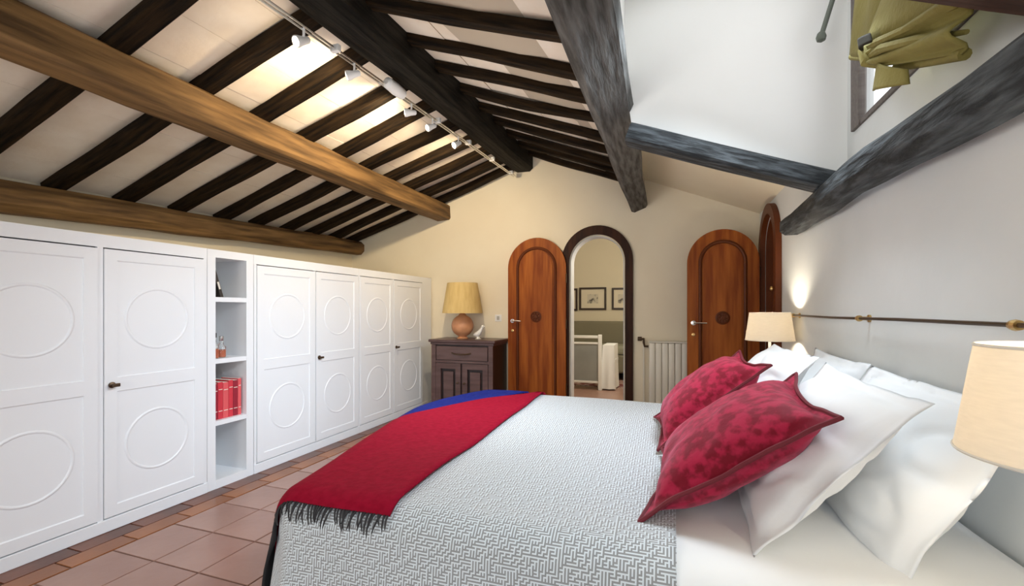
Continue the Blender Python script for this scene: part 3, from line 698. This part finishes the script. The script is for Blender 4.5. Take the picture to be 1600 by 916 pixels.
# ------------------------------------------------------------------ bed
BZ = .575                       # top of the bedspread
X0, X1, Y0, Y1, RAD = -1.20, .78, 1.10, 3.08, .10
def ffun(t): return -.235*t + .80*max(0, t-1.25)**2
def shear(v):
    k = max(0, min(1.2, -v.x/1.2))
    t = v.y-1.1
    v.x += ffun(t)*k
    return v
def wrap(a, b, off=0.0, top=BZ, fl=.10, waves=.014, x0=X0, x1=X1, puff=.012):
    qx = max(x0+RAD, min(x1+5, a)); qy = max(Y0+RAD, min(Y1-RAD, b))
    wx, wy = a-qx, b-qy; d = math.hypot(wx, wy)
    if d < 1e-6:
        z = top+off + puff*noise.noise(Vector((a*2.2, b*2.2, 0)))
        return shear(Vector((a, b, z)))
    nx, ny = wx/d, wy/d; R = RAD+off; arc = RAD*PI/2
    if d < arc:
        an = d/RAD; r = R*math.sin(an); z = top-RAD+R*math.cos(an) + puff*noise.noise(Vector((a*2.2, b*2.2, 0)))*(1-d/arc)
    else:
        e_ = d-arc; ang = math.atan2(ny, nx)
        wv = waves*math.sin((qx+qy)*11+ang*7)*min(1, e_/.25)
        r = R+fl*e_+wv; z = top-RAD-e_
    return shear(Vector((qx+nx*r, qy+ny*r, max(.02, z))))
def cloth_patch(name, a0, a1, b0, b1, na, nb, m, parent=None, **kw):
    bm = bmesh.new(); uvl = bm.loops.layers.uv.new('UVMap'); vs = []; co = {}
    f0 = kw.pop('edge', None)
    for i in range(na):
        row = []
        for j in range(nb):
            u, v = i/(na-1), j/(nb-1); a = a0+(a1-a0)*u; b = b0+(b1-b0)*v
            if f0: a, b = f0(u, v)
            p = bm.verts.new(wrap(a, b, **kw)); co[p] = (a, b); row.append(p)
        vs.append(row)
    for i in range(na-1):
        for j in range(nb-1):
            f = bm.faces.new((vs[i][j], vs[i+1][j], vs[i+1][j+1], vs[i][j+1]))
            for l in f.loops: l[uvl].uv = co[l.vert]
    o = obj(name, bm, m, parent, smooth='all')
    return o
bed = thing('bed', 'wide double bed with its head against the right wall', 'bed', (-.2, 2.05, 0))
def sb(x0, x1, y0, y1, z0, z1, bv=.0): return B(x0+.2, x1+.2, y0-2.05, y1-2.05, z0, z1, bevel=bv)
obj('mattress', sb(-1.10, .78, Y0+.03, Y1-.03, .30, BZ-.06, .05), 'linen', bed)
obj('bed_base', sb(-1.08, .78, Y0+.06, Y1-.06, .10, .30), 'mahogany_dark', bed)
for x in (-1.0, .70):
    for y in (Y0+.12, Y1-.12): obj('leg', sb(x-.03, x+.03, y-.03, y+.03, 0, .10), 'mahogany_dark', bed)
sp = cloth_patch('bedspread', X0-.52, .01, Y0-.50, Y1+.50, 64, 110, 'maze')
s_ = sp.modifiers.new('s', 'SOLIDIFY'); s_.thickness = .008; s_.offset = -1
tag(sp, 'grey and white maze-patterned bedspread draped over the bed', 'bedspread')
st = cloth_patch('sheet', -.06, .775, Y0-.46, Y1+.46, 30, 100, 'linen', top=BZ-.016, waves=.03, fl=.06, puff=.03)
s_ = st.modifiers.new('s', 'SOLIDIFY'); s_.thickness = .005; s_.offset = -1
tag(st, 'white bed sheet showing under the pillows at the head of the bed', 'sheet')

# throw across the foot: red field, blue corner, black border, fringe
thr = thing('throw_blanket', 'red and blue wool throw with dark fringe across the foot of the bed', 'throw', (-1.1, 2.0, BZ))
def to_local(o):                     # meshes above are in world coordinates: keep them there
    o.location = -thr.location
AR = -.76
def right_edge(b):
    t = max(0, min(2.0, b-1.1)); return (-.766-.03*t)/(1-ffun(t)/1.2)
def seam(a): return 3.05-.82*max(-.1, min(1.5, (-.775-a)/.305))
def redge(u, v):
    a = AR + (X0-.50-AR)*u
    for _ in range(3): b = 1.125+(seam(a)-1.125)*v; a = right_edge(b)+(X0-.50-right_edge(b))*u
    return a, b
def bedge(u, v):
    a = AR+.12 + (X0-.50-AR-.12)*u
    for _ in range(3): b = seam(a)-.03+(3.45-seam(a))*v; a = right_edge(b)+(X0-.50-right_edge(b))*u
    return a, b
r_ = cloth_patch('red_field', 0, 1, 0, 1, 44, 70, 'red_wool', thr, edge=redge, off=.018, puff=.020, waves=.018, fl=.14); to_local(r_)
s_ = r_.modifiers.new('s', 'SOLIDIFY'); s_.thickness = .009; s_.offset = -1
b_ = cloth_patch('blue_corner', 0, 1, 0, 1, 44, 30, 'blue_wool', thr, edge=bedge, off=.0140, puff=.020, waves=.018, fl=.14); to_local(b_)
s_ = b_.modifiers.new('s', 'SOLIDIFY'); s_.thickness = .009; s_.offset = -1
k_ = cloth_patch('black_border', 0, 1, 0, 1, 26, 6, 'black_wool', thr, edge=lambda u, v: (X0-.03-.47*u, 1.045+.082*v), off=.017, waves=.018, fl=.16); to_local(k_)
s_ = k_.modifiers.new('s', 'SOLIDIFY'); s_.thickness = .009; s_.offset = -1
bm = bmesh.new()
random.seed(3)
for k in range(84):
    a = right_edge(1.12)-.005-(right_edge(1.12)-X0-.02+.48)*k/83
    ln = random.uniform(.030, .062); sk = random.uniform(-.02, .02)
    pts = [wrap(a+sk*q, 1.128-ln*q, off=.012+.005*math.sin(q*PI), waves=.018, fl=.14 if a < X0 else .1, puff=.020) for q in (0, .35, .7, 1)]
    tube(bm, pts, [.0038, .0030, .0026, .0012], n=5)
fr_ = obj('fringe', bm, 'fringe', thr); to_local(fr_); fr_['kind'] = 'stuff'

# ------------------------------------------------------------------ pillows
def pillow(w_, h_, T, flange=.0, seed=0, wr=.012, bend=0.0, nu=44, pinch=.05, ruf=.7, crease=.011):
    bm = bmesh.new(); n = nu
    def P(u, v, s):
        iu, iv = min(1, abs(u)/(1-flange/w_*2)), min(1, abs(v)/(1-flange/h_*2))
        t = T*((1-iu**2.6)*(1-iv**2.6))**.55
        x = w_/2*u*(1-pinch*(1-v*v)*abs(u)**3); y = h_/2*v*(1-pinch*(1-u*u)*abs(v)**3)
        nz = noise.noise(Vector((x*5+seed, y*5, 0)))*.6 + noise.noise(Vector((x*11+seed, y*11, s)))*.4
        edge = max(abs(u), abs(v))
        t2 = t*(1+.10*nz) + .003
        rid = abs(noise.noise(Vector((x*4.5+y*2.5+seed*3, y*6-x*2, 5))))
        zz = s*(t2 - crease*max(0, .16-rid)/.16*min(1, 3*(1-edge))) + wr*nz*(.3+edge) + bend*(u*u)
        if edge > .8: zz += wr*ruf*math.sin((x-y if abs(u) > abs(v) else x+y)*24+seed)*(edge-.8)/.2*.5
        return Vector((x, y, zz))
    top = [[None]*(n+1) for _ in range(n+1)]; bot = [[None]*(n+1) for _ in range(n+1)]
    for i in range(n+1):
        for j in range(n+1):
            u, v = -1+2*i/n, -1+2*j/n
            top[i][j] = bm.verts.new(P(u, v, 1))
            bot[i][j] = top[i][j] if (i in (0, n) or j in (0, n)) else bm.verts.new(P(u, v, -1))
    for i in range(n):
        for j in range(n):
            bm.faces.new((top[i][j], top[i+1][j], top[i+1][j+1], top[i][j+1]))
            q = (bot[i][j], bot[i][j+1], bot[i+1][j+1], bot[i+1][j])
            if len(set(q)) == 4:
                try: bm.faces.new(q)
                except ValueError: pass
    return bm
def place(o, c, lean, yaw=0.0, roll=0.0):
    """width along world y, leaning back against the wall at +x; lean = angle of the face from horizontal"""
    # local x -> -y (towards camera is -x local), local y -> up the lean, local z -> face normal (up and towards the foot)
    up = Vector((math.cos(lean), 0, math.sin(lean))); nrm = Vector((-math.sin(lean), 0, math.cos(lean))); sx = up.cross(nrm)
    m = Matrix((sx, up, nrm)).transposed()
    m = Matrix.Rotation(yaw, 3, 'Z') @ m @ Matrix.Rotation(roll, 3, 'Z')
    o.matrix_world = Matrix.Translation(Vector(c)) @ m.to_4x4()
def white_pillow(c, lean, label, seed, yaw=0, roll=0, w_=.80, h_=.52, T=.075, bend=0):
    o = obj('pillow', pillow(w_, h_, T, flange=.035, seed=seed, wr=.014, bend=bend), 'linen', smooth='all'); place(o, c, lean, yaw, roll)
    return tag(o, label, 'pillow', 'white pillows at the head of the bed')
white_pillow((.575, 1.62, .725), 1.00, 'white pillow nearest the lit lamp at the right, against the wall', 3, yaw=.04)
white_pillow((.365, 1.60, .755), .86, 'white pillow directly behind the larger crimson cushion', 11, yaw=-.03)
white_pillow((.61, 2.52, .715), 1.05, 'far white pillow leaning on the wall below the far lamp', 19, yaw=-.03)
white_pillow((.375, 2.49, .765), .88, 'white pillow whose corner peeks out behind the far crimson cushion', 27, yaw=.02)
def red_cushion(c, lean, label, seed, w_=.60, h_=.56, T=.10, yaw=0, roll=0):
    t = thing('cushion', label, 'cushion', c, 'crimson velvet cushions on the bed')
    bmm = pillow(w_, h_, T, flange=.03, seed=seed, wr=.010, pinch=.14, ruf=.5, crease=.006)
    o = obj('cushion_body', bmm, 'velvet', t, smooth='all')
    up = Vector((math.cos(lean), 0, math.sin(lean))); nrm = Vector((-math.sin(lean), 0, math.cos(lean))); sx = up.cross(nrm)
    m = Matrix.Rotation(yaw, 3, 'Z') @ Matrix((sx, up, nrm)).transposed() @ Matrix.Rotation(roll, 3, 'Z')
    t.matrix_world = Matrix.Translation(Vector(c)) @ m.to_4x4()
    bm = bmesh.new(); n = 40; pts = []
    for sd in range(4):
        for k in range(n):
            s = -1+2*k/n
            u, v = ((s, -1), (1, s), (-s, 1), (-1, -s))[sd]
            x = w_/2*u*(1-.14*(1-v*v)*abs(u)**3); y = h_/2*v*(1-.14*(1-u*u)*abs(v)**3)
            nz = noise.noise(Vector((x*5+seed, y*5, 0)))*.6 + noise.noise(Vector((x*11+seed, y*11, 1)))*.4
            zz = .003+.010*nz*1.3 + .010*.5*math.sin((x-y if abs(u) > abs(v) else x+y)*24+seed)*.5
            pts.append((x, y, zz))
    pts.append(pts[0]); tube(bm, pts, .006, n=6, cap=False)
    obj('piping', bm, 'velvet_edge', t, smooth=True)
    return t
red_cushion((.168, 1.57, .748), .63, 'large crimson velvet cushion in front, its corner pointing right', 41, w_=.62, h_=.56, yaw=-.02, roll=-.07)
red_cushion((.135, 2.22, .765), .72, 'smaller crimson velvet cushion behind, partly hidden by the front one', 47, w_=.58, h_=.54, yaw=.05)

# ------------------------------------------------------------------ bedside tables and lamps
def nightstand(x, y, label):
    t = thing('nightstand', label, 'nightstand', (x, y, 0))
    obj('top', B(-.17, .17, -.18, .18, .47, .50, bevel=.005), 'mahogany', t)
    obj('body', B(-.15, .15, -.16, .16, .12, .47), 'mahogany_dark', t)
    dw = obj('drawer', B(-.162, -.15, -.14, .14, .33, .45, bevel=.003), 'mahogany', t)
    bm = bmesh.new(); lathe(bm, [(.006, -.162), (.013, -.172), (.004, -.18)], n=12, c=(0, 0, .39), axis='x'); obj('knob', bm, 'brass', dw)
    for sx in (-.13, .13):
        for sy in (-.14, .14): obj('leg', B(sx-.02, sx+.02, sy-.02, sy+.02, 0, .12), 'mahogany_dark', t)
nightstand(.61, .86, 'small bedside table under the near lamp at the right edge')
nightstand(.615, 3.50, 'small bedside table under the far lamp beyond the bed')
def bedside_lamp(x, y, zs0, zs1, label, watt):
    t = thing('bedside_lamp', label, 'lamp', (x, y, .50), 'lit bedside lamps')
    bm = bmesh.new(); lathe(bm, [(.075, 0), (.075, .010), (.02, .020), (.012, .03)], n=24); obj('base', bm, 'ceramic', t, smooth=True)
    bm = bmesh.new(); tube(bm, [(0, 0, .02), (0, 0, zs0-.5+.06)], .009, n=10); obj('stem', bm, 'ceramic', t)
    a0, a1 = zs0-.5, zs1-.5
    bm = bmesh.new(); lathe(bm, [(.150, a0), (.124, a1), (.1225, a1), (.1485, a0)], n=48, cap=False)
    n0 = len(bm.verts); obj('lamp_shade', bm, 'lit_shade', t, smooth=True)
    bm = bmesh.new()
    for rr, zz in ((.150, a0+.003), (.124, a1-.003)):
        bm = bmesh.new(); tube(bm, [(rr*math.cos(2*PI*k/48), rr*math.sin(2*PI*k/48), zz) for k in range(49)], .0022, n=5, cap=False)
        obj('shade_rim', bm, 'paper', t)
    bm = bmesh.new(); bmesh.ops.create_uvsphere(bm, u_segments=16, v_segments=10, radius=.026); bmesh.ops.translate(bm, verts=bm.verts, vec=(0, 0, (a0+a1)/2)); obj('bulb', bm, 'bulb', t, smooth=True)
    bm = bmesh.new(); tube(bm, [(0, 0, a0+.06), (0, 0, (a0+a1)/2-.024)], .012, n=10)
    for k in range(3):
        q = k*2*PI/3; tube(bm, [(0, 0, a0+.055), (.143*math.cos(q), .143*math.sin(q), a0+.02)], .002, n=5)
    obj('socket', bm, 'brass', t)
    light('POINT', 'bulb_light', (x, y, (zs0+zs1)/2), watt, (1.0, .88, .70), shadow_soft_size=.03)
bedside_lamp(.600, .950, .915, 1.095, 'large lit lamp with cream shade at the right edge, nearest the camera', 13)
bedside_lamp(.625, 3.50, .945, 1.135, 'lit cream-shaded lamp beyond the bed before the brown door', 42)
# wall rail behind the bed
rl = thing('wall_rail', 'thin bronze rail with brass ends along the wall behind the pillows', 'rail', (.78, 2.4, 1.115))
bm = bmesh.new(); tube(bm, [(-.02, -1.05, 0), (-.02, -.4, .002), (-.02, .3, -.002), (-.02, 1.12, .002)], .006, n=8); obj('rod', bm, 'bronze', rl, smooth=True)
for y in (-1.0, -.05, 1.08):
    bm = bmesh.new(); lathe(bm, [(.016, .02), (.016, .012), (.008, .010), (.008, -.02)], n=12, c=(0, y, 0), axis='x'); lathe(bm, [(.012, y-.012), (.014, y), (.012, y+.012)], n=12, c=(-.02, 0, 0), axis='y'); obj('bracket', bm, 'brass', rl)
bm = bmesh.new(); lathe(bm, [(.004, -1.085), (.014, -1.075), (.017, -1.062), (.010, -1.05)], n=14, c=(-.02, 0, 0), axis='y'); obj('finial', bm, 'brass', rl, smooth=True)
